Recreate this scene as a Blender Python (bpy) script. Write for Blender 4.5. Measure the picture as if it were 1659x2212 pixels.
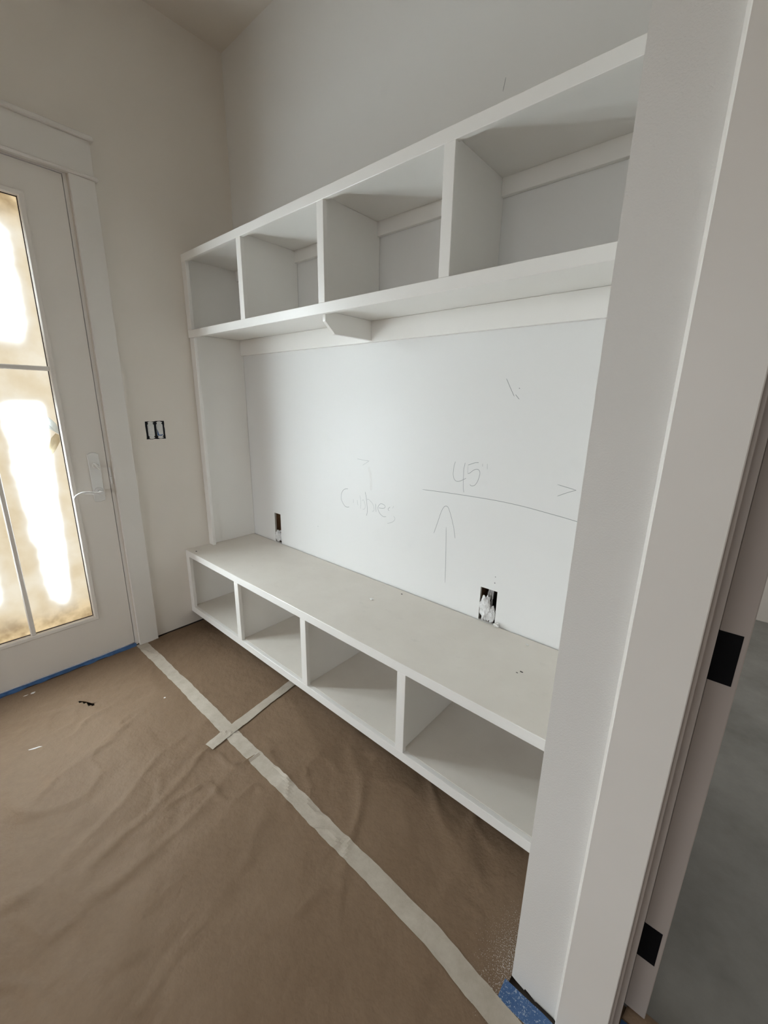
import bpy, bmesh, math, random
from mathutils import Vector, Matrix, noise

for o in list(bpy.data.objects):
    bpy.data.objects.remove(o, do_unlink=True)
SC = bpy.context.scene
COL = SC.collection
random.seed(7)

# ------------------------------------------------------------------ camera
IMG_W = 1659
cam_d = bpy.data.cameras.new('camera')
cam = bpy.data.objects.new('camera', cam_d)
COL.objects.link(cam)
cam_d.sensor_fit = 'HORIZONTAL'
cam_d.sensor_width = 36.0
cam_d.lens = 890.6 / IMG_W * 36.0
cam_d.clip_start = 0.02
YAW, PITCH, ROLL = math.radians(40.697), math.radians(-14.966), math.radians(1.027)
fw = Vector((-math.sin(YAW) * math.cos(PITCH), math.cos(YAW) * math.cos(PITCH), math.sin(PITCH)))
rt = fw.cross(Vector((0, 0, 1))).normalized()
up = rt.cross(fw)
rt2 = rt * math.cos(ROLL) + up * math.sin(ROLL)
up2 = -rt * math.sin(ROLL) + up * math.cos(ROLL)
M = Matrix((rt2, up2, -fw)).transposed().to_4x4()
M.translation = Vector((2.5201, -1.5130, 1.4366))
cam.matrix_world = M
SC.camera = cam

# ------------------------------------------------------------------ light, world, exposure
PANE_WHITE = 40.0          # daylight coming through the clear part of the papered door glass
PANE_TAN = 0.84            # daylight coming through the brown paper
SKY = 4.6
world = bpy.data.worlds.new('overcast_sky')
SC.world = world
world.use_nodes = True
bg = world.node_tree.nodes['Background']
bg.inputs[0].default_value = (0.93, 0.965, 1.0, 1)
bg.inputs[1].default_value = SKY
SC.view_settings.view_transform = 'Standard'
SC.view_settings.look = 'None'
SC.view_settings.exposure = 0.26
SC.view_settings.gamma = 1.0
SC.view_settings.use_curve_mapping = False
SC.cycles.diffuse_bounces = 5
SC.cycles.max_bounces = 9

# ------------------------------------------------------------------ materials
MATS = {}
def new_mat(name):
    m = bpy.data.materials.new(name); m.use_nodes = True
    nt = m.node_tree; nt.nodes.clear()
    out = nt.nodes.new('ShaderNodeOutputMaterial')
    MATS[name] = m
    return m, nt, out
def coords(nt, scale=(1, 1, 1)):
    tc = nt.nodes.new('ShaderNodeNewGeometry')
    mp = nt.nodes.new('ShaderNodeMapping')
    nt.links.new(tc.outputs['Position'], mp.inputs['Vector'])
    mp.inputs['Scale'].default_value = scale
    return mp.outputs['Vector']
def nz(nt, vec, scale, detail=3, rough=.55):
    n = nt.nodes.new('ShaderNodeTexNoise')
    n.inputs['Scale'].default_value = scale
    n.inputs['Detail'].default_value = detail
    n.inputs['Roughness'].default_value = rough
    nt.links.new(vec, n.inputs['Vector'])
    return n.outputs['Fac']
def ramp(nt, fac, stops):
    r = nt.nodes.new('ShaderNodeValToRGB')
    nt.links.new(fac, r.inputs['Fac'])
    e = r.color_ramp.elements
    while len(e) < len(stops): e.new(0.5)
    for el, (p, c) in zip(e, stops):
        el.position = p; el.color = (c[0], c[1], c[2], 1)
    return r.outputs['Color']
def math_n(nt, op, a, b=None, clamp=False):
    n = nt.nodes.new('ShaderNodeMath'); n.operation = op; n.use_clamp = clamp
    for i, v in enumerate((a, b)):
        if v is None: continue
        if isinstance(v, (int, float)): n.inputs[i].default_value = v
        else: nt.links.new(v, n.inputs[i])
    return n.outputs[0]
def mixc(nt, fac, a, b):
    n = nt.nodes.new('ShaderNodeMix'); n.data_type = 'RGBA'
    for i, v in ((0, fac), (6, a), (7, b)):
        if isinstance(v, tuple): n.inputs[i].default_value = (v[0], v[1], v[2], 1)
        elif isinstance(v, (int, float)): n.inputs[i].default_value = v
        else: nt.links.new(v, n.inputs[i])
    return n.outputs[2]
def bsdf(nt, out, color, rough=.5, bump=None, bstr=.1, bdist=.002, metallic=0, spec=.5):
    b = nt.nodes.new('ShaderNodeBsdfPrincipled')
    if isinstance(color, tuple): b.inputs['Base Color'].default_value = (*color[:3], 1)
    else: nt.links.new(color, b.inputs['Base Color'])
    if isinstance(rough, (int, float)): b.inputs['Roughness'].default_value = rough
    else: nt.links.new(rough, b.inputs['Roughness'])
    b.inputs['Metallic'].default_value = metallic
    b.inputs['Specular IOR Level'].default_value = spec
    if bump is not None:
        bn = nt.nodes.new('ShaderNodeBump')
        bn.inputs['Strength'].default_value = bstr
        bn.inputs['Distance'].default_value = bdist
        nt.links.new(bump, bn.inputs['Height'])
        nt.links.new(bn.outputs[0], b.inputs['Normal'])
    nt.links.new(b.outputs[0], out.inputs[0])
    return b
def simple(name, color, rough=.5, var=.03, scale=8, bscale=None, bstr=.1, bdist=.001, metallic=0, spec=.5):
    m, nt, out = new_mat(name)
    v = coords(nt)
    f = nz(nt, v, scale, 2)
    lo = tuple(c * (1 - var) for c in color); hi = tuple(min(1, c * (1 + var)) for c in color)
    c = ramp(nt, f, [(.3, lo), (.7, hi)])
    bump = nz(nt, v, bscale, 3) if bscale else None
    bsdf(nt, out, c, rough, bump, bstr, bdist, metallic, spec)
    return m

simple('drywall_paint', (.78, .73, .665), .75, .012, 3, 260, .25, .0008, spec=.25)
simple('textured_paint', (.77, .755, .725), .6, .012, 3, 330, .55, .0012, spec=.35)
simple('trim_paint', (.78, .748, .705), .42, .012, 5, spec=.4)
simple('cabinet_paint', (.865, .845, .81), .30, .01, 5, spec=.55)
simple('door_paint', (.79, .745, .69), .45, .012, 4, spec=.4)
simple('shaded_trim_paint', (.43, .38, .345), .45, .02, 5, spec=.35)  # trim colour darkened to stand for shade on the jamb and hall door
simple('lock_paint', (.79, .775, .75), .25, .01, 30, spec=.6)
simple('hardware_black', (.004, .004, .005), .6, .1, 40, spec=.1)
simple('gasket_dark', (.045, .035, .04), .7, .1, 40)
simple('box_black', (.006, .006, .009), .55, .1, 80, spec=.2)
simple('box_blue', (.03, .10, .25), .5, .2, 60)
simple('device_paint', (.66, .65, .63), .45, .06, 120, 400, .2, .0005)
simple('stud_wood', (.30, .17, .09), .8, .3, 25)
simple('cavity_dark', (.05, .04, .035), .9, .2, 20)
simple('gypsum_edge', (.50, .47, .43), .9, .1, 90)
simple('pencil', (.34, .35, .35), .8, .05, 60)
simple('pencil_light', (.51, .52, .52), .8, .05, 60)
simple('smudge', (.765, .755, .735), .45, .03, 60, spec=.45)
simple('plaster_crumb', (.78, .77, .74), .9, .06, 200)
simple('dark_grit', (.06, .05, .045), .9, .1, 200)
def thin_sheet(name, color):
    m, nt, out = new_mat(name)
    c = ramp(nt, nz(nt, coords(nt), 35, 2), [(.3, tuple(.85 * k for k in color)), (.7, color)])
    d = nt.nodes.new('ShaderNodeBsdfDiffuse'); t = nt.nodes.new('ShaderNodeBsdfTranslucent'); mx = nt.nodes.new('ShaderNodeMixShader')
    nt.links.new(c, d.inputs[0]); nt.links.new(c, t.inputs[0]); mx.inputs[0].default_value = .5
    nt.links.new(d.outputs[0], mx.inputs[1]); nt.links.new(t.outputs[0], mx.inputs[2]); nt.links.new(mx.outputs[0], out.inputs[0])
thin_sheet('peeled_film', (.80, .86, .87))
thin_sheet('peeled_paper', (.70, .60, .42))

# stained, scuffed seat
m, nt, out = new_mat('seat_paint')
v = coords(nt)
f = nz(nt, v, 5, 5, .6)
c1 = ramp(nt, f, [(.3, (.735, .685, .62)), (.7, (.79, .745, .68))])
g = nz(nt, coords(nt, (1, 1.6, 1)), 16, 6, .7)
sc = ramp(nt, g, [(.60, (0, 0, 0)), (.72, (1, 1, 1))])
c2 = mixc(nt, math_n(nt, 'MULTIPLY', sc, .18), c1, (.50, .47, .43))
bsdf(nt, out, c2, .55, nz(nt, v, 120, 3), .08, .0006, spec=.35)

# painted back wall with faint scuffs
m, nt, out = new_mat('panel_paint')
v = coords(nt)
g = nz(nt, v, 7, 5, .62)
sc = ramp(nt, g, [(.60, (0, 0, 0)), (.80, (1, 1, 1))])
c2 = mixc(nt, math_n(nt, 'MULTIPLY', sc, .13), (.80, .795, .78), (.62, .62, .60))
bsdf(nt, out, c2, .45, nz(nt, v, 240, 3), .12, .0006, spec=.45)

# kraft paper on the floor with white overspray beside the wall end
m, nt, out = new_mat('kraft_paper')
v = coords(nt)
f = nz(nt, v, 2.2, 5, .6)
c1 = ramp(nt, f, [(.25, (.203, .134, .084)), (.75, (.248, .171, .112))])
fib = nz(nt, v, 55, 5, .7)
c1 = mixc(nt, .12, c1, ramp(nt, fib, [(.3, (.15, .102, .066)), (.7, (.31, .22, .145))]))
sep = nt.nodes.new('ShaderNodeSeparateXYZ')
gm = nt.nodes.new('ShaderNodeNewGeometry'); nt.links.new(gm.outputs['Position'], sep.inputs[0])
X, Y = sep.outputs[0], sep.outputs[1]
dx = math_n(nt, 'DIVIDE', math_n(nt, 'SUBTRACT', X, 2.33), .17)
dy = math_n(nt, 'DIVIDE', math_n(nt, 'SUBTRACT', Y, -.70), .24)
rr = math_n(nt, 'SQRT', math_n(nt, 'ADD', math_n(nt, 'MULTIPLY', dx, dx), math_n(nt, 'MULTIPLY', dy, dy)))
dens = math_n(nt, 'SUBTRACT', 1.0, rr, True)
sp = nz(nt, v, 330, 2, .7)
thr = math_n(nt, 'SUBTRACT', .74, math_n(nt, 'MULTIPLY', dens, .26))
mask = math_n(nt, 'MULTIPLY', math_n(nt, 'SUBTRACT', sp, thr), 22, True)
mask = math_n(nt, 'MULTIPLY', mask, math_n(nt, 'MULTIPLY', dens, 3.0, True))
c1 = mixc(nt, math_n(nt, 'MULTIPLY', mask, .7), c1, (.72, .68, .63))
bsdf(nt, out, c1, .6, nz(nt, v, 14, 4, .6), .8, .010, spec=.13)

# masking tape
m, nt, out = new_mat('masking_tape')
v = coords(nt)
f = nz(nt, v, 18, 5, .7)
c1 = ramp(nt, f, [(.3, (.43, .372, .30)), (.7, (.55, .49, .41))])
bsdf(nt, out, c1, .6, nz(nt, v, 160, 3), .2, .001, spec=.3)
simple('tape_overlap', (.60, .56, .46), .6, .06, 40, 160, .2, .001)

# blue painters tape, speckled by overspray
m, nt, out = new_mat('painters_tape')
v = coords(nt)
sp = nz(nt, v, 260, 2, .7)
mask = math_n(nt, 'MULTIPLY', math_n(nt, 'SUBTRACT', sp, .57), 12, True)
c1 = mixc(nt, math_n(nt, 'MULTIPLY', mask, .75), ramp(nt, nz(nt, v, 30, 3), [(.3, (.045, .115, .27)), (.7, (.075, .16, .34))]), (.55, .62, .70))
bsdf(nt, out, c1, .55, sp, .2, .0006)
simple('painters_tape_plain', (.035, .11, .27), .45, .25, 40)

# grey floor of the hall
m, nt, out = new_mat('concrete')
v = coords(nt)
f = nz(nt, v, 3.5, 6, .65)
c1 = ramp(nt, f, [(.3, (.23, .225, .205)), (.7, (.34, .335, .31))])
bsdf(nt, out, c1, .75, nz(nt, v, 20, 5), .15, .004, spec=.2)

simple('subfloor', (.055, .040, .030), .9, .25, 12)
simple('outdoor_soil', (.16, .13, .10), .95, .3, .6)
# crumpled plastic in the wall cut-outs
m, nt, out = new_mat('crumpled_plastic')
v = coords(nt)
c1 = ramp(nt, nz(nt, v, 45, 4), [(.35, (.62, .61, .60)), (.65, (.86, .86, .86))])
bsdf(nt, out, c1, .3, nz(nt, v, 60, 4, .7), .5, .006)

# clear glass that lets light through
m, nt, out = new_mat('door_glass')
tr = nt.nodes.new('ShaderNodeBsdfTransparent')
gl = nt.nodes.new('ShaderNodeBsdfGlossy'); gl.inputs['Roughness'].default_value = .03
lw = nt.nodes.new('ShaderNodeLayerWeight'); lw.inputs['Blend'].default_value = .5
fr = math_n(nt, 'ADD', math_n(nt, 'MULTIPLY', math_n(nt, 'POWER', lw.outputs['Facing'], 5.0), .8), .035)
mx = nt.nodes.new('ShaderNodeMixShader')
nt.links.new(fr, mx.inputs[0]); nt.links.new(tr.outputs[0], mx.inputs[1]); nt.links.new(gl.outputs[0], mx.inputs[2])
nt.links.new(mx.outputs[0], out.inputs[0])

# daylit paper behind the door glass: bright where the paper is thin / torn off, tan where doubled and stained
m, nt, out = new_mat('daylit_paper')
gm = nt.nodes.new('ShaderNodeNewGeometry')
sep = nt.nodes.new('ShaderNodeSeparateXYZ'); nt.links.new(gm.outputs['Position'], sep.inputs[0])
PY, PZ = sep.outputs[1], sep.outputs[2]
v = coords(nt)
wob = math_n(nt, 'MULTIPLY', math_n(nt, 'SUBTRACT', nz(nt, coords(nt, (1, 1, 2.0)), 4.5, 2, .5), .5), .05)
def sstep(val, lo, hi):
    n = nt.nodes.new('ShaderNodeMapRange'); n.interpolation_type = 'SMOOTHSTEP'
    n.inputs['From Min'].default_value = lo; n.inputs['From Max'].default_value = hi
    nt.links.new(val, n.inputs['Value'])
    return n.outputs[0]
yw = math_n(nt, 'ADD', PY, wob)
zw = math_n(nt, 'ADD', PZ, wob)
# lower right pane: a bright band between y=-1.18 and -1.05, from z=.35 to 1.42
tl = math_n(nt, 'SUBTRACT', PZ, .93)
le = math_n(nt, 'ADD', yw, math_n(nt, 'MULTIPLY', tl, .05))
ri = math_n(nt, 'SUBTRACT', math_n(nt, 'ADD', PY, math_n(nt, 'MULTIPLY', wob, .35)), math_n(nt, 'MULTIPLY', tl, .04))
b1 = math_n(nt, 'MULTIPLY', sstep(le, -1.235, -1.125), math_n(nt, 'SUBTRACT', 1.0, sstep(ri, -1.095, -1.030)))
b1 = math_n(nt, 'MULTIPLY', b1, math_n(nt, 'MULTIPLY', sstep(zw, .31, .50), math_n(nt, 'SUBTRACT', 1.0, sstep(PZ, 1.36, 1.445))))
# left panes: mirrored band beyond the middle bar
b2 = math_n(nt, 'MULTIPLY', sstep(yw, -1.525, -1.46), math_n(nt, 'SUBTRACT', 1.0, sstep(yw, -1.40, -1.30)))
b2 = math_n(nt, 'MULTIPLY', b2, math_n(nt, 'MULTIPLY', sstep(zw, .40, .52), math_n(nt, 'SUBTRACT', 1.0, sstep(PZ, 2.12, 2.18))))
# upper right pane
b3 = math_n(nt, 'MULTIPLY', math_n(nt, 'SUBTRACT', 1.0, sstep(yw, -1.10, -1.015)), sstep(PY, -1.26, -1.20))
b3 = math_n(nt, 'MULTIPLY', b3, math_n(nt, 'MULTIPLY', sstep(zw, 1.60, 1.76), math_n(nt, 'SUBTRACT', 1.0, sstep(zw, 2.08, 2.20))))
bright = math_n(nt, 'MAXIMUM', b1, math_n(nt, 'MAXIMUM', b2, b3))
upper = math_n(nt, 'SUBTRACT', 1.0, math_n(nt, 'MULTIPLY', sstep(PZ, 1.35, 1.75), .55))     # upper pane emission cut to keep the upper walls and ceiling dim
st = nz(nt, v, 6, 4, .55)
tan = ramp(nt, st, [(.32, (.78, .64, .42)), (.50, (.87, .755, .55)), (.68, (.95, .87, .70))])
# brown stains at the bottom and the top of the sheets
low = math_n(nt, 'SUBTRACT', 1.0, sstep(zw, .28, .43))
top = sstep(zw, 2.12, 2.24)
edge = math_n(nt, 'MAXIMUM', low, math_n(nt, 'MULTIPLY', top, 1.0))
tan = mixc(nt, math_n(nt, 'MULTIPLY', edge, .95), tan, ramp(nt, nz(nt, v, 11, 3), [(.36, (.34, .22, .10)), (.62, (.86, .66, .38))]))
tan = mixc(nt, math_n(nt, 'MULTIPLY', bright, 1.0, True), tan, (.97, .985, .975))
em1 = nt.nodes.new('ShaderNodeEmission'); nt.links.new(tan, em1.inputs[0]); em1.inputs[1].default_value = PANE_TAN
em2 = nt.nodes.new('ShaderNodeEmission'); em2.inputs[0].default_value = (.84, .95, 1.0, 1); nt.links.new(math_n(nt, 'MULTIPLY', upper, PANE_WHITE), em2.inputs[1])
mx = nt.nodes.new('ShaderNodeMixShader')
b4 = math_n(nt, 'POWER', bright, 4.0)
nt.links.new(b4, mx.inputs[0]); nt.links.new(em1.outputs[0], mx.inputs[1]); nt.links.new(em2.outputs[0], mx.inputs[2])
nt.links.new(mx.outputs[0], out.inputs[0])

# ------------------------------------------------------------------ mesh helpers
def finish(name, bm, mat, parent=None, smooth=False):
    me = bpy.data.meshes.new(name)
    bmesh.ops.recalc_face_normals(bm, faces=bm.faces[:])
    bm.to_mesh(me); bm.free()
    for mm in ([mat] if isinstance(mat, str) else mat):
        me.materials.append(MATS[mm])
    if smooth:
        for p in me.polygons: p.use_smooth = True
    o = bpy.data.objects.new(name, me)
    COL.objects.link(o)
    if parent: o.parent = parent
    return o
def add_box(bm, a, b, bev=0.0):
    x0, x1 = sorted((a[0], b[0])); y0, y1 = sorted((a[1], b[1])); z0, z1 = sorted((a[2], b[2]))
    vs = [bm.verts.new(p) for p in [(x0, y0, z0), (x1, y0, z0), (x1, y1, z0), (x0, y1, z0), (x0, y0, z1), (x1, y0, z1), (x1, y1, z1), (x0, y1, z1)]]
    fs = [bm.faces.new([vs[i] for i in f]) for f in [(0, 3, 2, 1), (4, 5, 6, 7), (0, 1, 5, 4), (1, 2, 6, 5), (2, 3, 7, 6), (3, 0, 4, 7)]]
    if bev > 0:
        es = set(e for f in fs for e in f.edges)
        bmesh.ops.bevel(bm, geom=list(es), offset=bev, segments=1, affect='EDGES', profile=.5)
def box(name, a, b, mat, parent=None, bev=.0012):
    bm = bmesh.new(); add_box(bm, a, b, bev)
    return finish(name, bm, mat, parent)
def boxes(name, lst, mat, parent=None, bev=0.0):
    bm = bmesh.new()
    for a, b in lst: add_box(bm, a, b, bev)
    return finish(name, bm, mat, parent)
def prism(name, pts, axis, lo, hi, mat, parent=None, bev=0):
    """polygon pts (two coords) extruded along axis (0,1,2) between lo and hi"""
    bm = bmesh.new()
    def mk(p, t):
        return {0: (t, p[0], p[1]), 1: (p[0], t, p[1]), 2: (p[0], p[1], t)}[axis]
    a = [bm.verts.new(mk(p, lo)) for p in pts]; b = [bm.verts.new(mk(p, hi)) for p in pts]
    bm.faces.new(a); bm.faces.new(b[::-1])
    n = len(pts)
    for i in range(n): bm.faces.new([a[i], a[(i + 1) % n], b[(i + 1) % n], b[i]])
    if bev: bmesh.ops.bevel(bm, geom=bm.edges[:], offset=bev, segments=1, affect='EDGES')
    return finish(name, bm, mat, parent)
def struct(o, label=None):
    o['kind'] = 'structure'
    if label: o['label'] = label
    return o
def tag(o, label, cat, group=None):
    o['label'] = label; o['category'] = cat
    if group: o['group'] = group
    return o
def thing(name, loc, label, cat, group=None):
    e = bpy.data.objects.new(name, None); COL.objects.link(e)
    e.empty_display_size = .05
    e['label'] = label; e['category'] = cat
    if group: e['group'] = group
    e['_loc'] = 0
    return e
def settle(e, loc):
    """move the Empty to the base of its thing while the parts keep their place"""
    if '_loc' in e.keys(): del e['_loc']
    e.location = loc
    inv = Matrix.Translation(Vector(loc)).inverted()
    for c in e.children: c.matrix_parent_inverse = inv
def catmull(pts, n=6):
    if len(pts) < 3:
        return [tuple(Vector(pts[0]).lerp(Vector(pts[1]), i / n)) for i in range(n + 1)]
    P = [Vector(p) for p in pts]; P = [P[0] * 2 - P[1]] + P + [P[-1] * 2 - P[-2]]
    outp = []
    for i in range(1, len(P) - 2):
        for k in range(n):
            t = k / n
            outp.append(.5 * ((2 * P[i]) + (P[i + 1] - P[i - 1]) * t + (2 * P[i - 1] - 5 * P[i] + 4 * P[i + 1] - P[i + 2]) * t * t + (3 * P[i] - P[i - 1] - 3 * P[i + 1] + P[i + 2]) * t ** 3))
    outp.append(P[-2])
    return [tuple(p) for p in outp]
def tube_bm(bm, pts, rad, seg=8):
    rings = []
    for i, p in enumerate(pts):
        p = Vector(p)
        d = (Vector(pts[min(i + 1, len(pts) - 1)]) - Vector(pts[max(i - 1, 0)])).normalized()
        a = d.cross(Vector((0, 0, 1)))
        if a.length < .05: a = d.cross(Vector((0, 1, 0)))
        a.normalize(); b = d.cross(a)
        r = rad[i] if isinstance(rad, (list, tuple)) else rad
        rings.append([bm.verts.new(p + (a * math.cos(2 * math.pi * k / seg) + b * math.sin(2 * math.pi * k / seg)) * r) for k in range(seg)])
    for r0, r1 in zip(rings, rings[1:]):
        for k in range(seg): bm.faces.new([r0[k], r0[(k + 1) % seg], r1[(k + 1) % seg], r1[k]])
    bm.faces.new(rings[0]); bm.faces.new(rings[-1][::-1])

# ------------------------------------------------------------------ dimensions (metres; wall with cubbies is y=0, door wall is x=0)
L = 2.317; YC = -.740; HC = 3.2416
YU, ZT, ZT2, ZB2, ZB = -.3315, 2.1956, 2.1583, 1.8096, 1.7705
YB, BT, BT2, BB2, BB = -.4819, .5225, .4833, .140, .0994
RX, FY, HALL_X, HALL_Y = 5.20, -5.20, 4.60, 2.19
DO_X0, DO_X1, DO_Z = 2.532, 3.345, 2.06       # doorway to the hall

# ------------------------------------------------------------------ shell
struct(box('floor', (-.12, FY - .12, -.12), (RX + .12, YC + .06, 0), 'subfloor', bev=0))
struct(box('floor_niche', (-.12, YC + .06, -.12), (2.431, .12, 0), 'subfloor', bev=0))
struct(box('floor_hall', (2.431, YC + .06, -.12), (RX + .12, HALL_Y + .12, 0), 'concrete', bev=0))
struct(box('ground', (-30, -30, -.30), (30, 30, -.13), 'outdoor_soil', bev=0))
struct(box('ceiling', (-.12, FY - .12, HC), (RX + .12, HALL_Y + .12, HC + .1), 'drywall_paint', bev=0))

# door wall (x=0) with the exterior door opening
OY0, OY1, OZ = -1.735, -.815, 2.412
w = struct(boxes('wall_left', [((-.12, OY1, .016), (0, .12, HC)), ((-.12, FY - .12, .016), (0, OY0, HC)), ((-.12, OY0, OZ), (0, OY1, HC))], 'drywall_paint'))
boxes('sole_plate', [((-.12, OY1, 0), (-.013, .12, .016)), ((-.12, FY - .12, 0), (-.013, OY0, .016))], 'cavity_dark', w)

# cubby wall (y=0): drywall sheet with two cut-outs, studs and rear sheet behind
HOLES = [(.269, .334, .5225, .720), (1.776, 1.853, .5225, .676)]
def sheet_with_holes(name, x0, x1, z0, z1, y0, y1, holes, mat):
    xs = sorted({x0, x1, *[h[0] for h in holes], *[h[1] for h in holes]})
    zs = sorted({z0, z1, *[h[2] for h in holes], *[h[3] for h in holes]})
    bm = bmesh.new(); V = {}
    def gv(i, j, k):
        if (i, j, k) not in V: V[(i, j, k)] = bm.verts.new((xs[i], (y0, y1)[k], zs[j]))
        return V[(i, j, k)]
    solid = lambda i, j: 0 <= i < len(xs) - 1 and 0 <= j < len(zs) - 1 and not any(h[0] - 1e-6 <= xs[i] and xs[i + 1] <= h[1] + 1e-6 and h[2] - 1e-6 <= zs[j] and zs[j + 1] <= h[3] + 1e-6 for h in holes)
    for i in range(len(xs) - 1):
        for j in range(len(zs) - 1):
            if not solid(i, j): continue
            for k in (0, 1): bm.faces.new([gv(i, j, k), gv(i + 1, j, k), gv(i + 1, j + 1, k), gv(i, j + 1, k)])
            for (di, dj, a, b) in ((-1, 0, (i, j), (i, j + 1)), (1, 0, (i + 1, j), (i + 1, j + 1)), (0, -1, (i, j), (i + 1, j)), (0, 1, (i, j + 1), (i + 1, j + 1))):
                if not solid(i + di, j + dj):
                    f = bm.faces.new([gv(*a, 0), gv(*b, 0), gv(*b, 1), gv(*a, 1)]); f.material_index = 1
    return finish(name, bm, [mat, 'gypsum_edge'])
wb = struct(sheet_with_holes('wall_back', 0, L, 0, HC, 0, .0127, HOLES, 'panel_paint'))
for sx in (.222, 1.730): box('stud', (sx, .0127, 0), (sx + .038, .1015, HC), 'stud_wood', wb, 0)
box('rear_sheet', (0, .1015, 0), (L, .12, HC), 'cavity_dark', wb, 0)
box('blocking', (.26, .06, .40), (1.73, .1015, .62), 'stud_wood', wb, 0)

# wall end beside the cubbies + wall with the doorway to the hall
wn_ = struct(boxes('wall_niche', [((L, YC + .0127, .035), (2.431, .12, HC)), ], 'textured_paint'))
box('sole_plate', (L + .004, YC + .016, 0), (2.431, .12, .035), 'cavity_dark', wn_, 0)
# drywall face of the wall end, broken along the floor
prof = [(L, HC), (L, .017), (L + .012, .012), (L + .026, .0085), (L + .034, .006), (L + .0355, .0125), (L + .046, .0095), (L + .056, .005), (L + .062, .0015), (L + .066, .0045), (L + .085, .004), (L + .1138, .003), (L + .1138, HC)]
struct(prism('wall_end', prof, 1, YC, YC + .0127, 'textured_paint'))
struct(boxes('wall_doorway', [((2.4308, YC, 0), (2.513, YC + .116, HC)), ((2.513, YC, DO_Z + .02), (DO_X1 + .019, YC + .116, HC)), ((DO_X1 + .019, YC, 0), (RX + .12, YC + .116, HC))], 'textured_paint'))
struct(box('wall_right', (RX, FY - .12, 0), (RX + .12, YC, HC), 'drywall_paint', bev=0))
FX0, FX1, FZ0, FZ1 = .60, 3.0, .35, 2.25
struct(boxes('wall_front', [((-.12, FY - .12, 0), (FX0, FY, HC)), ((FX1, FY - .12, 0), (RX + .12, FY, HC)), ((FX0, FY - .12, 0), (FX1, FY, FZ0)), ((FX0, FY - .12, FZ1), (FX1, FY, HC))], 'drywall_paint'))
fm = (FX0 + FX1) / 2
w2 = struct(boxes('fill_window_2', [((FX0, FY - .08, FZ0), (FX0 + .05, FY - .02, FZ1)), ((FX1 - .05, FY - .08, FZ0), (FX1, FY - .02, FZ1)), ((FX0, FY - .08, FZ0), (FX1, FY - .02, FZ0 + .05)), ((FX0, FY - .08, FZ1 - .05), (FX1, FY - .02, FZ1)), ((fm - .03, FY - .08, FZ0), (fm + .03, FY - .02, FZ1))], 'trim_paint'))  # unseen window added behind the camera as frontal fill light
for a, b in ((FX0 + .05, fm - .03), (fm + .03, FX1 - .05)):
    box('pane', (a, FY - .052, FZ0 + .05), (b, FY - .048, FZ1 - .05), 'door_glass', w2, 0)
def portal(name, loc, rot, sx, sy):
    d = bpy.data.lights.new(name, 'AREA'); d.shape = 'RECTANGLE'; d.size = sx; d.size_y = sy; d.cycles.is_portal = True
    o = bpy.data.objects.new(name, d); COL.objects.link(o); o.location = loc; o.rotation_euler = rot
portal('front_fill_portal', (fm, FY - .11, (FZ0 + FZ1) / 2), (math.radians(90), 0, 0), FX1 - FX0, FZ1 - FZ0)
# hall beyond
WZ0, WZ1, WY0, WY1 = .75, 2.1, .35, 1.65
struct(box('wall_hall_back', (2.317, HALL_Y, 0), (HALL_X + .12, HALL_Y + .12, HC), 'drywall_paint', bev=0))
struct(box('wall_hall_left', (2.317, .12, 0), (2.431, HALL_Y, HC), 'drywall_paint', bev=0))
struct(boxes('wall_hall_right', [((HALL_X, YC, 0), (HALL_X + .12, WY0, HC)), ((HALL_X, WY1, 0), (HALL_X + .12, HALL_Y, HC)), ((HALL_X, WY0, 0), (HALL_X + .12, WY1, WZ0)), ((HALL_X, WY0, WZ1), (HALL_X + .12, WY1, HC))], 'drywall_paint'))
wn = struct(boxes('fill_window_1', [((HALL_X + .02, WY0, WZ0), (HALL_X + .08, WY0 + .05, WZ1)), ((HALL_X + .02, WY1 - .05, WZ0), (HALL_X + .08, WY1, WZ1)), ((HALL_X + .02, WY0, WZ0), (HALL_X + .08, WY1, WZ0 + .05)), ((HALL_X + .02, WY0, WZ1 - .05), (HALL_X + .08, WY1, WZ1)), ((HALL_X + .03, (WY0 + WY1) / 2 - .02, WZ0), (HALL_X + .07, (WY0 + WY1) / 2 + .02, WZ1))], 'trim_paint'))  # unseen window added to brighten the hall
box('pane', (HALL_X + .047, WY0 + .05, WZ0 + .05), (HALL_X + .051, WY1 - .05, WZ1 - .05), 'door_glass', wn, 0)
portal('hall_fill_portal', (HALL_X + .11, (WY0 + WY1) / 2, (WZ0 + WZ1) / 2), (0, math.radians(90), 0), WZ1 - WZ0, WY1 - WY0)

# ------------------------------------------------------------------ exterior door trim and jamb
t1 = bpy.data.objects.new('trim_1', None); COL.objects.link(t1); struct(t1, 'painted casing around the glazed exterior door')
CO, CI = -.7075, -.8100
DL = -1.735
box('casing_leg', (0, CI, .002), (.019, CO, 2.402), 'trim_paint', t1, .0015)
box('casing_leg', (0, DL - .1025, .002), (.019, DL, 2.402), 'trim_paint', t1, .0015)
box('fillet', (0, DL - .1175, 2.402), (.030, CO + .013, 2.4165), 'trim_paint', t1, .004)
box('head_board', (0, DL - .1025, 2.4165), (.019, CO - .001, 2.556), 'trim_paint', t1, .0015)
box('head_cap', (0, DL - .1175, 2.556), (.034, CO + .013, 2.577), 'trim_paint', t1, .004)
boxes('door_jamb', [((-.115, -.8280, .012), (-.003, OY1, 2.398)), ((-.115, OY0, .012), (-.003, OY0 + .014, 2.398)), ((-.115, OY0, 2.398), (-.003, OY1, OZ))], 'trim_paint', t1)
box('threshold', (-.115, OY0 + .014, 0), (.012, -.8280, .012), 'gasket_dark', t1, 0)
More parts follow.
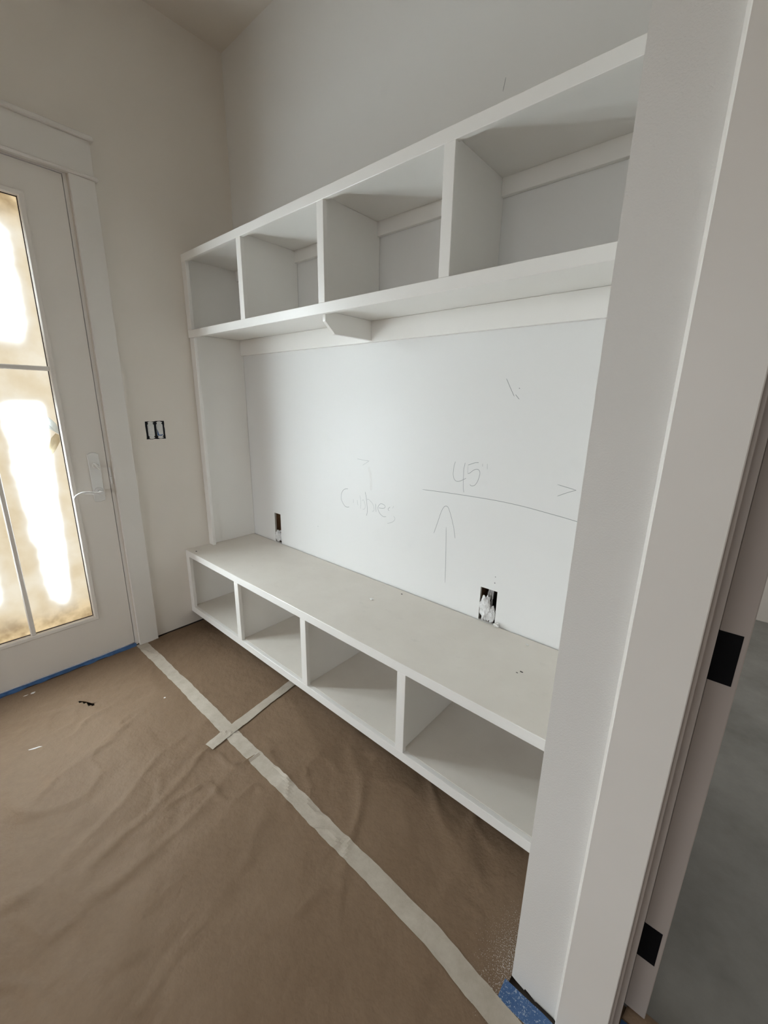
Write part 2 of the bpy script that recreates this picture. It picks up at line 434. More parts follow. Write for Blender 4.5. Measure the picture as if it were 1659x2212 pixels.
st = boxes('strike_plate', [((-.004, -.8275, 1.028), (.004, -.8195, 1.075)), ((-.004, -.8270, .986), (.0055, -.8185, 1.026))], 'lock_paint', t1, .001)
box('weather_strip', (-.11, -.8280, .012), (-.013, -.8262, 2.398), 'gasket_dark', t1, 0)

# ------------------------------------------------------------------ exterior door
d1 = bpy.data.objects.new('door_1', None); COL.objects.link(d1); struct(d1, 'painted exterior door with a papered glass light in bars')
DX0, DX1 = -.048, -.004
DY1, DY0 = -.8310, -1.7185
DZ0, DZ1 = .030, 2.3945
GY1, GY0, GZ0, GZ1 = -1.0030, -1.5250, .270, 2.258     # visible glass
box('stile', (DX0, GY1 + .004, DZ0), (DX1, DY1, DZ1), 'door_paint', d1, 0)
box('stile', (DX0, DY0, DZ0), (DX1, GY0 - .004, DZ1), 'door_paint', d1, 0)
box('bottom_rail', (DX0, GY0 - .004, DZ0), (DX1, GY1 + .004, GZ0 - .004), 'door_paint', d1, 0)
box('top_rail', (DX0, GY0 - .004, GZ1 + .004), (DX1, GY1 + .004, DZ1), 'door_paint', d1, 0)
# glazing bead, a sloped frame proud of the door face
def bead():
    bm = bmesh.new()
    def ring(off, x):
        return [bm.verts.new(p) for p in [(x, GY0 - off, GZ0 - off), (x, GY1 + off, GZ0 - off), (x, GY1 + off, GZ1 + off), (x, GY0 - off, GZ1 + off)]]
    rs = [ring(.0225, DX1 - .001), ring(.0225, DX1 + .0035), ring(.018, DX1 + .0065), ring(.004, DX1 + .0045), ring(0, DX1), ring(0, -.019)]
    for a, b in zip(rs, rs[1:]):
        for k in range(4): bm.faces.new([a[k], a[(k + 1) % 4], b[(k + 1) % 4], b[k]])
    return finish('glazing_bead', bm, 'door_paint', d1)
bead()
def frame_bm(off0, off1, x0, x1):
    bm = bmesh.new()
    for a, b in [((x0, GY0 - off0, GZ0 - off0), (x1, GY0 - off1, GZ1 + off0)), ((x0, GY1 + off1, GZ0 - off0), (x1, GY1 + off0, GZ1 + off0)), ((x0, GY0, GZ0 - off0), (x1, GY1, GZ0 - off1)), ((x0, GY0, GZ1 + off1), (x1, GY1, GZ1 + off0))]:
        add_box(bm, a, b)
    return bm
finish('glass_gasket', frame_bm(.004, -.0028, -.0245, -.0195), 'gasket_dark', d1)
VB0, VB1, HB0, HB1 = -1.2725, -1.2525, 1.549, 1.569
box('glazing_bar', (-.0245, VB0, GZ0), (.0005, VB1, GZ1), 'door_paint', d1, .003)
box('glazing_bar', (-.0245, GY0, HB0), (-.0005, VB0, HB1), 'door_paint', d1, .003)
box('glazing_bar', (-.0245, VB1, HB0), (-.0005, GY1, HB1), 'door_paint', d1, .003)
for y0, y1 in ((GY0, (VB0 + VB1) / 2), ((VB0 + VB1) / 2, GY1)):
    for z0, z1 in ((GZ0, (HB0 + HB1) / 2), ((HB0 + HB1) / 2, GZ1)):
        pn = box('glass_pane', (-.0300, y0, z0), (-.0265, y1, z1), 'door_glass', d1, 0)
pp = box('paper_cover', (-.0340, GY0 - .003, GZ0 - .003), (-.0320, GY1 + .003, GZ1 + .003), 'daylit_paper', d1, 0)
pp['label'] = 'sunlit brown masking paper behind the glass'
# lock plate, thumb turn, lever
lp = [(-.9140, .9040), (-.8885, .8990), (-.8630, .9040), (-.8625, 1.150), (-.8760, 1.1575), (-.8885, 1.1600), (-.9010, 1.1575), (-.9140, 1.150)]
lock = prism('lock_plate', lp, 0, DX1, DX1 + .0065, 'lock_paint', d1, .0025)
bm = bmesh.new()
bmesh.ops.create_cone(bm, cap_ends=True, segments=20, radius1=.016, radius2=.013, depth=.008, matrix=Matrix.Translation((DX1 + .0105, -.8845, 1.092)) @ Matrix.Rotation(math.radians(90), 4, 'Y'))
mt = Matrix.Translation((DX1 + .0215, -.8845, 1.092)) @ Matrix.Rotation(math.radians(32), 4, 'X')
t = bmesh.new(); add_box(t, (-.008, -.0045, -.020), (.008, .0045, .020), .003); t.transform(mt)
tm = bpy.data.meshes.new('t'); t.to_mesh(tm); t.free(); bm.from_mesh(tm); bpy.data.meshes.remove(tm)
finish('thumb_turn', bm, 'lock_paint', lock)
bm = bmesh.new()
bmesh.ops.create_cone(bm, cap_ends=True, segments=24, radius1=.021, radius2=.018, depth=.010, matrix=Matrix.Translation((DX1 + .0115, -.8870, .957)) @ Matrix.Rotation(math.radians(90), 4, 'Y'))
tube_bm(bm, [(DX1 + .012, -.8870, .957), (DX1 + .045, -.8870, .957)], .0085, 12)
pts = catmull([(DX1 + .045, -.881, .956), (DX1 + .050, -.908, .954), (DX1 + .052, -.940, .9635), (DX1 + .052, -.970, .966), (DX1 + .050, -.995, .956), (DX1 + .047, -1.006, .942)], 5)
tube_bm(bm, pts, [.0085 - .004 * i / (len(pts) - 1) for i in range(len(pts))], 10)
finish('lever', bm, 'lock_paint', lock, True)
# torn film and paper hanging off the glass edge
def flap(name, poly, label, mat, x=-.0255, curl=.006):
    bm = bmesh.new()
    c = Vector((sum(p[0] for p in poly) / len(poly), sum(p[1] for p in poly) / len(poly)))
    cv = bm.verts.new((x + curl, c.x, c.y))
    ring = [bm.verts.new((x + curl * .35 * (1 + math.sin(3.1 * i)), p[0], p[1])) for i, p in enumerate(poly)]
    n = len(poly)
    for i in range(n):
        bm.faces.new([cv, ring[i], ring[(i + 1) % n]])
    o = finish(name, bm, mat)
    return tag(o, label, 'film')
flap('film_flap', [(-1.084, 1.362), (-1.054, 1.352), (-1.029, 1.330), (-1.012, 1.308), (-1.006, 1.291), (-1.0065, 1.255), (-1.023, 1.268), (-1.053, 1.295), (-1.086, 1.329), (-1.093, 1.349), (-1.108, 1.353)], 'white torn film flap peeling off the door glass above the lever', 'peeled_film')
flap('paper_flap', [(-1.0065, 1.252), (-1.0075, 1.221), (-1.030, 1.183), (-1.047, 1.160), (-1.064, 1.152), (-1.066, 1.162), (-1.057, 1.195), (-1.041, 1.238), (-1.020, 1.261)], 'curled tan paper scrap hanging below the white film flap on the glass', 'peeled_paper')

# ------------------------------------------------------------------ doorway to the hall: casing, jamb, stop and the open door
t2 = bpy.data.objects.new('trim_2', None); COL.objects.link(t2); struct(t2, 'painted casing and jamb of the doorway to the grey-floored hall')
box('casing_leg', (2.4312, YC - .019, .002), (2.5262, YC, DO_Z + .006), 'trim_paint', t2, .0015)
box('casing_leg', (DO_X1 + .006, YC - .019, .002), (DO_X1 + .101, YC, DO_Z + .006), 'trim_paint', t2, .0015)
box('head_board', (2.4312, YC - .019, DO_Z + .006), (DO_X1 + .101, YC, DO_Z + .146), 'trim_paint', t2, .0015)
boxes('door_jamb', [((2.513, YC, .004), (DO_X0, YC + .116, DO_Z)), ((DO_X1, YC, .004), (DO_X1 + .019, YC + .116, DO_Z)), ((2.513, YC, DO_Z), (DO_X1 + .019, YC + .116, DO_Z + .02))], 'shaded_trim_paint', t2)
boxes('door_stop', [((DO_X0, YC + .036, .006), (DO_X0 + .0117, YC + .071, DO_Z)), ((DO_X1 - .0117, YC + .036, .006), (DO_X1, YC + .071, DO_Z)), ((DO_X0, YC + .036, DO_Z - .0117), (DO_X1, YC + .071, DO_Z))], 'shaded_trim_paint', t2)
# caulk fillet between the wall end and the casing
bm = bmesh.new()
for z0, z1 in ((.004, DO_Z + .1),):
    a = [bm.verts.new(p) for p in [(2.4312, YC - .006, z0), (2.4292, YC - .002, z0), (2.4252, YC, z0), (2.4312, YC, z0)]]
    b = [bm.verts.new((v.co.x, v.co.y, z1)) for v in a]
    for i in range(4): bm.faces.new([a[i], a[(i + 1) % 4], b[(i + 1) % 4], b[i]])
finish('caulk_bead', bm, 'trim_paint', t2)

d2 = struct(box('door_2', (2.5462, YC + .127, .030), (2.5897, .20, DO_Z - .012), 'shaded_trim_paint', None, .0015), 'painted interior door standing open into the hall, hinge edge showing')
for z in (.258, 1.000, 1.80):
    h = box('hinge_leaf', (2.5462, YC + .1255, z - .0508), (2.5815, YC + .1285, z + .0508), 'hardware_black', d2, 0)
    h['label'] = 'black hinge leaf'

# ------------------------------------------------------------------ upper cubbies
UST = [(.0, .048), (.5660, .6040), (1.1399, 1.1779), (1.7085, 1.7475), (L - .048, L)]
uc = thing('wall_cubby_unit', (0, 0, 0), 'white painted four-opening wall cubby unit mounted high above the bench', 'cubby')
g = .0008
X0, X1 = g, L - g
box('top_panel', (X0, YU + .019, ZT - .019), (X1, -g, ZT), 'cabinet_paint', uc)
box('bottom_panel', (X0, YU + .019, ZB2 - .019), (X1, -g, ZB2), 'cabinet_paint', uc)
box('side_panel', (X0, YU + .019, ZB2), (.019, -g, ZT - .019), 'cabinet_paint', uc)
box('side_panel', (L - .019, YU + .019, ZB2), (X1, -g, ZT - .019), 'cabinet_paint', uc)
for a, b in UST[1:4]:
    c = (a + b) / 2
    box('divider', (c - .0095, YU + .019, ZB2), (c + .0095, -g, ZT - .019), 'cabinet_paint', uc)
box('top_rail', (X0, YU, ZT2), (X1, YU + .019, ZT), 'cabinet_paint', uc)
box('bottom_rail', (X0, YU, ZB), (X1, YU + .019, ZB2), 'cabinet_paint', uc)
for i, (a, b) in enumerate(UST):
    box('face_stile', (max(a, X0), YU, ZB2), (min(b, X1), YU + .019, ZT2), 'cabinet_paint', uc)
edges = [.019] + [(a + b) / 2 for a, b in UST[1:4]] + [L - .019]
for i in range(4):
    box('nailing_cleat', (edges[i] + (.0095 if i else 0), -.019, 2.121), (edges[i + 1] - (.0095 if i < 3 else 0), -g, ZT - .019), 'cabinet_paint', uc)
settle(uc, (L / 2, -.16, ZB))

# bracket, hook rail and end panel under the cubbies
hr = box('hook_rail', (.0195, -.019, 1.7005), (L - g, -g, ZB2 - .0195), 'cabinet_paint', None, .001)
tag(hr, 'long white board fixed along the wall right under the wall cubbies', 'board')
br = prism('shelf_bracket', [(-.0195, ZB2 - .0195), (-.0195, 1.7070), (-.2430, 1.7070), (-.2960, 1.7505), (-.2960, ZB2 - .0195)], 0, 1.1235, 1.1405, 'cabinet_paint', None, .0008)
tag(br, 'white chamfered bracket under the middle of the wall cubbies', 'bracket')
ep = thing('end_panel', (0, 0, 0), 'white side board with front strip between the bench and the wall cubbies', 'panel')
box('panel_sheet', (g, -.306, BT + .0005), (.019, -g, ZB2 - .0195), 'cabinet_paint', ep)
box('front_strip', (g, -.325, BT + .0005), (.052, -.306, ZB), 'cabinet_paint', ep, .002)
settle(ep, (.02, -.16, BT))

# ------------------------------------------------------------------ floating bench
BST = [(.0, .042), (.5684, .6080), (1.1400, 1.1779), (1.7105, 1.7495), (L - .048, L)]
bn = thing('cubby_bench', (0, 0, 0), 'white floating bench with four open cubbies along the wall', 'bench')
GAP = .0035
box('seat_top', (X0, YB + .001, BT - .019), (X1, -.0070, BT), 'seat_paint', bn, .001)
box('top_rail', (X0, YB, BT2), (X1, YB + .019, BT - .0005), 'cabinet_paint', bn)
box('bottom_rail', (X0, YB, BB), (X1, YB + .019, BB2 - .0005), 'cabinet_paint', bn)
box('bottom_panel', (X0, YB + .019, BB2 - .019), (X1, -GAP, BB2), 'seat_paint', bn)
box('side_panel', (X0, YB + .019, BB2), (.019, -GAP, BT - .019), 'cabinet_paint', bn)
box('side_panel', (L - .019, YB + .019, BB2), (X1, -GAP, BT - .019), 'cabinet_paint', bn)
for a, b in BST[1:4]:
    c = (a + b) / 2
    box('divider', (c - .0095, YB + .019, BB2), (c + .0095, -GAP, BT - .019), 'cabinet_paint', bn)
for a, b in BST:
    box('face_stile', (max(a, X0), YB, BB2 - .0005), (min(b, X1), YB + .019, BT2), 'cabinet_paint', bn)
settle(bn, (L / 2, -.24, BB))

# ------------------------------------------------------------------ pencil writing on the cubby wall
STROKES = {
 'pencil_word': ('handwritten word Cubbies', [
  ([[.962,.983],[.949,.982],[.929,.973],[.914,.955],[.909,.933],[.910,.917],[.922,.898],[.938,.884],[.954,.881],[.971,.885]], .0022, 0),
  ([[1.002,.934],[1.003,.912]], .0018, 1), ([[1.032,.934],[1.034,.917],[1.037,.905]], .0018, 1),
  ([[1.050,.962],[1.057,.939],[1.058,.915],[1.056,.890]], .0017, 1), ([[1.067,.934],[1.075,.942],[1.084,.930],[1.090,.914],[1.087,.897],[1.071,.890]], .0016, 1),
  ([[1.089,.987],[1.096,.959],[1.101,.929],[1.105,.896],[1.104,.878],[1.099,.861]], .0022, 0),
  ([[1.102,.946],[1.111,.951],[1.127,.943],[1.143,.930],[1.151,.913],[1.151,.898],[1.139,.891]], .0018, 1),
  ([[1.161,.936],[1.163,.916],[1.166,.894]], .0019, 0),
  ([[1.183,.919],[1.202,.919],[1.221,.924],[1.226,.932],[1.219,.940],[1.198,.942],[1.184,.931],[1.178,.916],[1.184,.900],[1.196,.887],[1.214,.879],[1.234,.882]], .0019, 0),
  ([[1.258,.936],[1.247,.926],[1.246,.920],[1.253,.916]], .0018, 0), ([[1.281,.945],[1.274,.932]], .0017, 1),
  ([[1.282,.894],[1.290,.886],[1.288,.874],[1.274,.862],[1.258,.854],[1.242,.849]], .0019, 1)]),
 'pencil_number': ('handwritten 45 inch measure', [
  ([[1.612,1.198],[1.607,1.178],[1.605,1.159],[1.605,1.142],[1.609,1.127],[1.618,1.117],[1.629,1.115],[1.642,1.119],[1.655,1.126],[1.668,1.134]], .0018, 0),
  ([[1.659,1.198],[1.655,1.172],[1.655,1.144],[1.656,1.116],[1.658,1.091],[1.662,1.072]], .0018, 0),
  ([[1.721,1.205],[1.706,1.203],[1.693,1.198],[1.681,1.193],[1.673,1.190]], .0020, 0), ([[1.673,1.189],[1.674,1.154]], .0013, 1),
  ([[1.675,1.154],[1.684,1.158],[1.698,1.170],[1.709,1.176],[1.719,1.177],[1.726,1.173],[1.730,1.163],[1.728,1.149],[1.724,1.133],[1.718,1.120],[1.710,1.110],[1.701,1.106],[1.693,1.106],[1.688,1.110]], .0019, 0),
  ([[1.739,1.203],[1.739,1.191]], .0018, 1), ([[1.759,1.205],[1.761,1.182]], .0018, 1)]),
 'pencil_line': ('long pencil dimension line', [
  ([[1.448,1.053],[1.576,1.058],[1.695,1.061],[1.812,1.062],[1.920,1.058],[2.020,1.049],[2.122,1.038],[2.30,1.012]], .0022, 0)]),
 'pencil_arrow': ('tall pencil arrow pointing up', [
  ([[1.522,.860],[1.539,.914],[1.555,.966],[1.567,.990],[1.578,.998],[1.591,.992],[1.609,.953],[1.626,.901],[1.634,.861]], .0020, 0),
  ([[1.586,.903],[1.591,.795],[1.597,.638]], .0020, 0)]),
 'pencil_smudge': ('soft grey smudge', [([[1.112,1.118],[1.124,1.085],[1.129,1.045],[1.130,1.000]], .016, 2)]),
 'pencil_tick': ('pencil arrowhead pointing right', [
  ([[1.030,1.151],[1.074,1.149],[1.114,1.148]], .0017, 1), ([[1.116,1.150],[1.096,1.137],[1.069,1.122]], .0016, 1)]),
 'pencil_arrowhead': ('pencil arrowhead near the wall end', [
  ([[2.039,1.160],[2.105,1.149]], .0019, 0), ([[2.105,1.149],[2.077,1.136],[2.044,1.118]], .0018, 0)]),
 'scuff_mark': ('short dark scuffs', [
  ([[1.808,1.528],[1.826,1.496],[1.845,1.464]], .0022, 0), ([[1.849,1.471],[1.865,1.454]], .0022, 0), ([[1.860,1.494],[1.864,1.492]], .0030, 0),
  ([[.706,.722],[.708,.716]], .0040, 1), ([[1.838,.742],[1.838,.737]], .004, 0), ([[1.837,.715],[1.838,.709]], .005, 0), ([[1.705,2.435],[1.712,2.470]], .0022, 0)]),
}
for nm, (lab, strokes) in STROKES.items():
    bm = bmesh.new()
    for pts, wd, light in strokes:
        P = catmull([tuple(p) for p in pts], 6)
        vs = []
        for i, p in enumerate(P):
            d = (Vector(P[min(i + 1, len(P) - 1)]) - Vector(P[max(i - 1, 0)])).normalized()
            n = Vector((-d.y, d.x)); k = wd * .5 * (1.0 if 0 < i < len(P) - 1 else .5)
            vs.append([bm.verts.new((p[0] + n.x * k * s, -.0004, p[1] + n.y * k * s)) for s in (-1, 1)])
        for a, b in zip(vs, vs[1:]):
            f = bm.faces.new([a[0], b[0], b[1], a[1]]); f.material_index = light
    o = finish(nm, bm, ['pencil', 'pencil_light', 'smudge'], wb)
    o['label'] = lab

# ------------------------------------------------------------------ crumpled plastic and wires inside the wall cut-outs
def crumple(bm, c, s, seed, amp=.35, sub=4):
    t = bmesh.new(); bmesh.ops.create_icosphere(t, subdivisions=sub, radius=1)
    for v in t.verts:
        p = v.co.copy()
        k = 1 + amp * (abs(noise.noise(p * 1.7 + Vector((seed, 0, 0)))) * 2 - .5) + amp * .5 * (abs(noise.noise(p * 4.1 + Vector((0, seed, 0)))) * 2 - .5)
        v.co = Vector((c[0] + p.x * s[0] * k, c[1] + p.y * s[1] * k, c[2] + p.z * s[2] * k))
    tm = bpy.data.meshes.new('t'); t.to_mesh(tm); t.free(); bm.from_mesh(tm); bpy.data.meshes.remove(tm)
wr = thing('wrapped_wires', (0, 0, 0), 'crumpled white plastic bundle stuffed in the wide cut-out near the wall end', 'plastic')
bm = bmesh.new(); crumple(bm, (1.803, .006, .580), (.025, .013, .056), 3.1, .3); finish('plastic_bag', bm, 'crumpled_plastic', wr)
bm = bmesh.new(); crumple(bm, (1.832, .009, .560), (.016, .011, .034), 9.4, .3); finish('plastic_bag', bm, 'crumpled_plastic', wr)
bm = bmesh.new()
for k in range(3):
    tube_bm(bm, catmull([(1.800 + k * .007, .030 + .004 * k, .575), (1.796 + k * .010, .036, .62), (1.800 + k * .008, .044, .66), (1.812 + k * .004, .055, .70)], 5), .0045, 8)
finish('cable', bm, 'crumpled_plastic', wr, True)
settle(wr, (1.815, .02, BT))
wr = thing('wrapped_wires', (0, 0, 0), 'small white plastic-wrapped wire bundle in the narrow cut-out near the end panel', 'plastic')
bm = bmesh.new(); crumple(bm, (.294, .005, .566), (.025, .013, .040), 5.7, .22); finish('plastic_bag', bm, 'crumpled_plastic', wr)
bm = bmesh.new()
tube_bm(bm, catmull([(.318, .012, .535), (.322, .013, .585), (.328, .016, .622), (.331, .030, .645)], 5), .006, 8)
tube_bm(bm, catmull([(.300, .012, .588), (.308, .014, .600), (.313, .02, .590), (.316, .025, .560)], 5), .005, 8)
finish('cable', bm, 'crumpled_plastic', wr, True)
settle(wr, (.295, .016, BT))

# ------------------------------------------------------------------ open double switch box on the door wall
sb = thing('switch_box', (0, 0, 0), 'open black double switch box without cover beside the glazed door', 'switch')
SY, SZ = -.571, 1.260
jag = []
random.seed(3)
for (a, b) in (((-.050, -.049), (.050, -.049)), ((.050, -.049), (.050, .049)), ((.050, .049), (-.050, .049)), ((-.050, .049), (-.050, -.049))):
    for i in range(7):
        t = i / 7
        jag.append((SY + a[0] + (b[0] - a[0]) * t + random.uniform(-.0016, .0016), SZ + a[1] + (b[1] - a[1]) * t + random.uniform(-.0016, .0016)))
prism('box_opening', jag, 0, .0002, .0012, 'box_black', sb)
for k, cy in enumerate((SY - .023, SY + .023)):
    hw = .0165
    body = [(cy - hw, SZ - .030), (cy - .010, SZ - .036), (cy - .012, SZ - .044), (cy - .006, SZ - .0475), (cy + .006, SZ - .0475), (cy + .012, SZ - .044), (cy + .010, SZ - .036), (cy + hw, SZ - .030),
            (cy + hw, SZ + .030), (cy + .010, SZ + .036), (cy + .012, SZ + .044), (cy + .006, SZ + .0475), (cy - .006, SZ + .0475), (cy - .012, SZ + .044), (cy - .010, SZ + .036), (cy - hw, SZ + .030)]
    dv = prism('switch_device', body, 0, .0012, .0042, 'device_paint', sb, .0008)
    box('rocker', (.0042, cy - .0125, SZ - .026), (.0066, cy + .0125, SZ + .025), 'device_paint', dv, .0012)
    for sy in (-.0115, .0115):
        for sz in (-.041, .0415):
            bm = bmesh.new()
            bmesh.ops.create_cone(bm, cap_ends=True, segments=12, radius1=.0032, radius2=.0028, depth=.003, matrix=Matrix.Translation((.0053, cy + sy, SZ + sz)) @ Matrix.Rotation(math.radians(90), 4, 'Y'))
            finish('screw', bm, 'lock_paint', dv)
cy = SY + .023
bl = prism('blue_lining', [(cy - .0165, SZ - .030), (cy + .004, SZ - .032), (cy + .0125, SZ - .026), (cy + .0125, SZ - .023), (cy + .002, SZ - .0265), (cy - .0085, SZ - .0255), (cy - .0105, SZ - .012), (cy - .0165, SZ + .008)], 0, .0066, .0076, 'box_blue', sb)
bl['label'] = 'blue plastic showing beside the switch'
settle(sb, (0, SY, SZ - .049))

# ------------------------------------------------------------------ kraft paper on the floor
def hgt(x, y):
    p = Vector((x, y, 0))
    h = .0060 * noise.noise(p * 1.7) + .0080 * noise.noise(p * 4.6 + Vector((3, 1, 0))) + .0030 * noise.noise(p * 11 + Vector((1, 8, 0)))
    # long soft folds running away from the door, and short sharp creases
    wx, wy = x + .10 * noise.noise(p * 2.3), y + .10 * noise.noise(p * 2.3 + Vector((9, 4, 0)))
    q = Vector((wx * 4.4 + wy * 1.2, (wy - wx * .25) * 1.5, 1.7))
    h += .0100 * max(0, 1 - abs(noise.noise(q)) * 7) ** 1.6 * max(0, .25 + noise.noise(p * 1.1 + Vector((2, 5, 0))))
    q2 = Vector((wx * 6.0 - wy * 4.5, wy * 6.2 + wx * 3.3, 4.2))
    h += .0150 * max(0, 1 - abs(noise.noise(q2)) * 7) ** 1.6 * max(0, noise.noise(p * 2.1 + Vector((7, 7, 0))) + .15)
    # crease fan around the tear near the door
    dx, dy = x - .37, y + 1.14
    r2 = dx * dx + dy * dy
    ridge = math.exp(-((dx * .93 - dy * .36 - .0) / .016) ** 2) * math.exp(-(r2 / .055))
    ridge2 = math.exp(-((dx * .80 - dy * .30 + .06) / .014) ** 2) * math.exp(-(r2 / .09))
    h += .0095 * ridge + .0065 * ridge2
    k = 1.0
    if x > 2.12 and -.95 < y < -.6: k = max(.15, 1 - (x - 2.12) / .15)
    flat = min(1, max(0, x - .004) / .12)
    return max(.0015, .0090 + h * k * (.35 + .65 * flat))
def in_paper(x, y):
    return (y < -.755) or (x < 2.312) or (2.55 < x < 3.33 and y < -.602)
bm = bmesh.new(); step = .0115; V = {}
nx, ny = int(3.60 / step), int(3.30 / step)
for i in range(nx):
    for j in range(ny):
        xc, yc = .004 + (i + .5) * step, -.006 - (j + .5) * step
        if not in_paper(xc, yc): continue
        # the tear next to the door
        tt = (yc + 1.190) / .045
        if 0 < tt < 1 and abs(xc - (.318 + tt * .072)) < .015: continue
        q = []
        for a, b in ((i, j), (i, j + 1), (i + 1, j + 1), (i + 1, j)):
            if (a, b) not in V:
                x, y = .004 + a * step, -.006 - b * step
                V[(a, b)] = bm.verts.new((x, y, hgt(x, y)))
            q.append(V[(a, b)])
        bm.faces.new(q)
# the same sheet carries on, flat, over the rest of the floor outside the view
xa, ya = .004 + nx * step, -.006 - ny * step
for (x0, x1, y0, y1) in ((xa, RX - .01, FY + .01, -.77), (.004, xa, FY + .01, ya)):
    bm.faces.new([bm.verts.new((p[0], p[1], .0058)) for p in ((x0, y0), (x1, y0), (x1, y1), (x0, y1))])
kp = finish('floor_paper', bm, 'kraft_paper', None, True)
tag(kp, 'brown kraft paper sheet covering the whole mudroom floor', 'paper')
# lifted torn corner
bm = bmesh.new()
tops = [(.316, -1.186, .0125), (.338, -1.176, .0185), (.366, -1.163, .0200), (.384, -1.150, .0140), (.392, -1.118, .0120), (.370, -1.098, .0110), (.345, -1.128, .0125), (.326, -1.160, .0120)]
a = [bm.verts.new(p) for p in tops]; b = [bm.verts.new((p[0], p[1], p[2] - .0006)) for p in tops]
bm.faces.new(a); bm.faces.new(b[::-1])
for i in range(len(tops)): bm.faces.new([a[i], a[(i + 1) % len(tops)], b[(i + 1) % len(tops)], b[i]])
fl = finish('torn_flap', bm, 'kraft_paper', kp)
fl['label'] = 'lifted torn corner of the paper'

# ------------------------------------------------------------------ tape
def strip(name, path, width, mat, lift, label, nw=6, step=.0115, wob=.0015, seed=1, zf=None, cat='tape'):
    P = [Vector(p) for p in path]
    dense = []
    for a, b in zip(P, P[1:]):
        n = max(1, int((b - a).length / step))
        dense += [a.lerp(b, i / n) for i in range(n)]
    dense.append(P[-1])
    bm = bmesh.new(); rows = []; under = []
    for i, p in enumerate(dense):
        d = (dense[min(i + 1, len(dense) - 1)] - dense[max(i - 1, 0)]).normalized(); n = Vector((-d.y, d.x))
        off = wob * noise.noise(Vector((i * .35, seed, 0))) * 2
        row = []; un = []
        for k in range(nw + 1):
            s = (k / nw - .5) * width + off
            x, y = p.x + n.x * s, p.y + n.y * s
            z = (zf or hgt)(x, y) + lift
            row.append(bm.verts.new((x, y, z))); un.append(bm.verts.new((x, y, z - .0003)))
        rows.append(row); under.append(un)
    for r0, r1, u0, u1 in zip(rows, rows[1:], under, under[1:]):
        for k in range(nw):
            bm.faces.new([r0[k], r0[k + 1], r1[k + 1], r1[k]]); bm.faces.new([u0[k], u1[k], u1[k + 1], u0[k + 1]])
        bm.faces.new([r0[0], r1[0], u1[0], u0[0]]); bm.faces.new([r0[nw], u0[nw], u1[nw], r1[nw]])
    bm.faces.new([*rows[0], *under[0][::-1]]); bm.faces.new([*rows[-1][::-1], *under[-1]])
    o = finish(name, bm, mat, None, False)
    return tag(o, label, cat)
strip('masking_tape', [(-.0 + .006, -.800), (.5, -.799), (1.02, -.801), (1.55, -.800), (1.90, -.802), (2.11, -.806), (2.34, -.829), (2.62, -.845)], .0585, 'masking_tape', .0022, 'long beige masking tape strip running from the glazed door to the wall end', seed=2)
strip('masking_tape', [(1.041, -.902), (1.010, -.71), (.960, -.41), (.925, -.20)], .048, 'masking_tape', .0048, 'short beige masking tape strip crossing the long strip and going under the bench', seed=5)
strip('painters_tape', [(2.306, -.776), (2.44, -.7745), (2.62, -.776)], .046, 'painters_tape', .0012, 'speckled blue painters tape along the foot of the wall end', seed=8, wob=.001)
# folded blue tape along the bottom of the glazed door
bm = bmesh.new(); rows = []
N = 60
for i in range(N + 1):
    t = i / N; y = -.826 - t * .90
    w0 = .0015 * math.sin(i * .9) + .003 * noise.noise(Vector((i * .3, 2, 0)))
    w1 = .006 * noise.noise(Vector((i * .11, 5, 0)))
    prof = [(.001, .0265 + w1 * .3 + w0 * .4), (.0030, .022 + w0 * .3), (.0060 + w0, .0165 + w0), (.0095 + w0 + w1 * .5, .0125 + w0 * .5), (.0125 + w0 * 1.5 + w1, .0105)]
    rows.append(([bm.verts.new((p[0], y, p[1])) for p in prof], [bm.verts.new((p[0] - .0004, y, p[1] - .0004)) for p in prof]))
for (a, c), (b, d) in zip(rows, rows[1:]):
    for k in range(4):
        bm.faces.new([a[k], a[k + 1], b[k + 1], b[k]]); bm.faces.new([c[k], d[k], d[k + 1], c[k + 1]])
tag(finish('painters_tape', bm, 'painters_tape_plain'), 'blue painters tape folded along the bottom of the glazed door', 'tape')
# hall side: paper edge curling in the doorway and its bit of blue tape
bm = bmesh.new(); rows = []
for i in range(25):
    t = i / 24; x = 2.549 + t * .20
    prof = []
    for k in range(7):
        s = k / 6
        prof.append((x + .01 * s, -.632 + .045 * s, .0075 + .020 * math.sin(s * math.pi * .9) * (1 - .55 * t)))
    rows.append([bm.verts.new(p) for p in prof])
for a, b in zip(rows, rows[1:]):
    for k in range(6): bm.faces.new([a[k], a[k + 1], b[k + 1], b[k]])
o = finish('paper_edge', bm, 'kraft_paper', None, True)
sm = o.modifiers.new('thick', 'SOLIDIFY'); sm.thickness = .0006
tag(o, 'curled brown paper edge on the floor under the open hall door', 'paper')
strip('painters_tape', [(2.548, -.655), (2.70, -.655)], .04, 'painters_tape_plain', .0014, 'small blue painters tape piece in the doorway to the hall', seed=3)

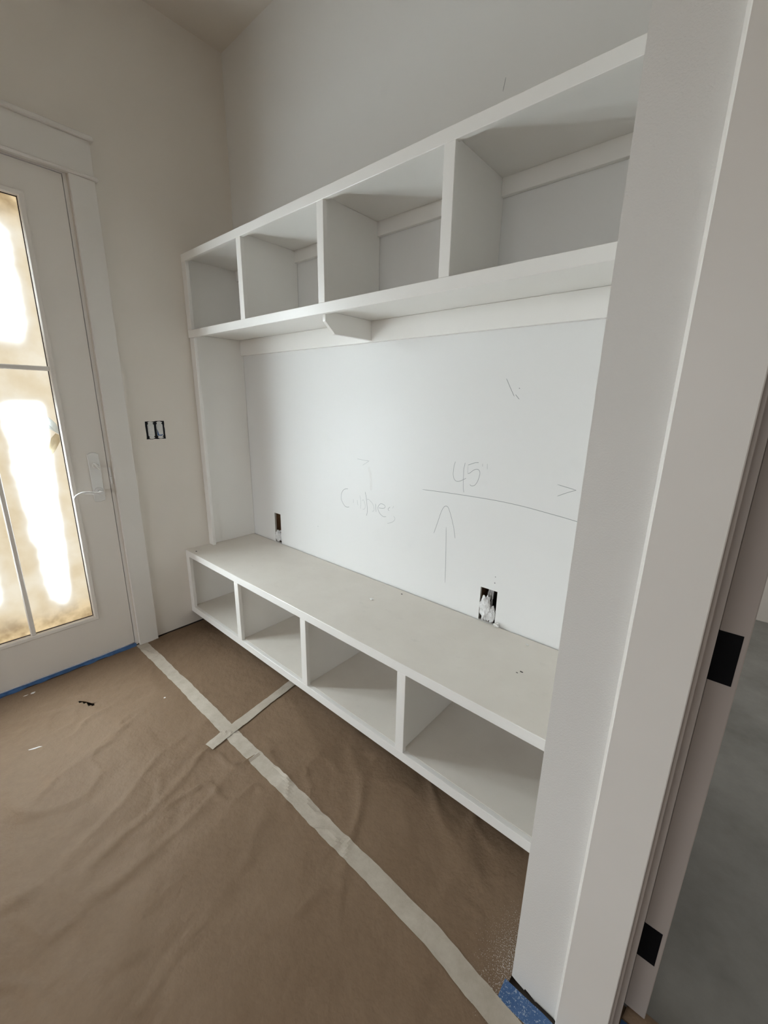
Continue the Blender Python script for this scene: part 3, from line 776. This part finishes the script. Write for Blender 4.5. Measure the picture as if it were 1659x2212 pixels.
# ------------------------------------------------------------------ bits lying about
def crumb(name, c, s, mat, label, cat, seed, group=None):
    bm = bmesh.new(); crumple(bm, (0, 0, 0), s, seed, .5, 2)
    o = finish(name, bm, mat)
    zmin = min(v.co.z for v in o.data.vertices)
    o.location = (c[0], c[1], c[2] - zmin)
    return tag(o, label, cat, group)
crumb('paint_chip', (.0756, -1.3211, hgt(.0756, -1.3211)), (.006, .009, .0015), 'plaster_crumb', 'roundish white chip on the paper close to the glazed door', 'debris', 1.0, 'white chips on the floor paper')
crumb('paint_chip', (.0757, -1.348, hgt(.0757, -1.348)), (.002, .009, .001), 'plaster_crumb', 'thin white sliver beside the roundish chip near the glazed door', 'debris', 2.0, 'white chips on the floor paper')
o = crumb('paint_chip', (.508, -1.3877, hgt(.508, -1.3877)), (.0035, .026, .0012), 'plaster_crumb', 'long white splinter on the floor paper away from the door', 'debris', 3.0, 'white chips on the floor paper')
o.rotation_euler = (0, 0, math.radians(-20))
crumb('paint_chip', (.60, -.905, hgt(.60, -.905)), (.004, .005, .001), 'plaster_crumb', 'tiny white fleck on the floor paper beside the long tape', 'debris', 4.0, 'white chips on the floor paper')
crumb('drywall_crumb', (1.3135, -.1882, BT), (.010, .007, .004), 'plaster_crumb', 'white drywall crumb in the middle of the bench seat', 'debris', 5.0, 'crumbs on the bench seat')
crumb('drywall_crumb', (1.868, -.0135, BT), (.014, .008, .011), 'plaster_crumb', 'white drywall lump on the seat at the corner of the wide cut-out', 'debris', 6.0, 'crumbs on the bench seat')
crumb('drywall_crumb', (2.020, -.055, BT), (.006, .004, .003), 'plaster_crumb', 'tiny white crumb on the seat by the wall, right of the wide cut-out', 'debris', 7.0, 'crumbs on the bench seat')
crumb('grit_speck', (1.382, -.0441, BT), (.004, .003, .0015), 'dark_grit', 'single dark speck on the bench seat near the wall', 'debris', 8.0, 'dark specks on the bench seat')
crumb('grit_speck', (2.062, -.247, BT), (.004, .002, .001), 'dark_grit', 'smaller of two dark specks on the seat near the wall end', 'debris', 9.0, 'dark specks on the bench seat')
crumb('grit_speck', (2.072, -.232, BT), (.006, .003, .001), 'dark_grit', 'larger of two dark specks on the seat near the wall end', 'debris', 10.0, 'dark specks on the bench seat')
crumb('grit_speck', (.085, -.452, BT), (.006, .004, .0015), 'dark_grit', 'dark speck at the front corner of the seat by the end panel', 'debris', 11.0, 'dark specks on the bench seat')
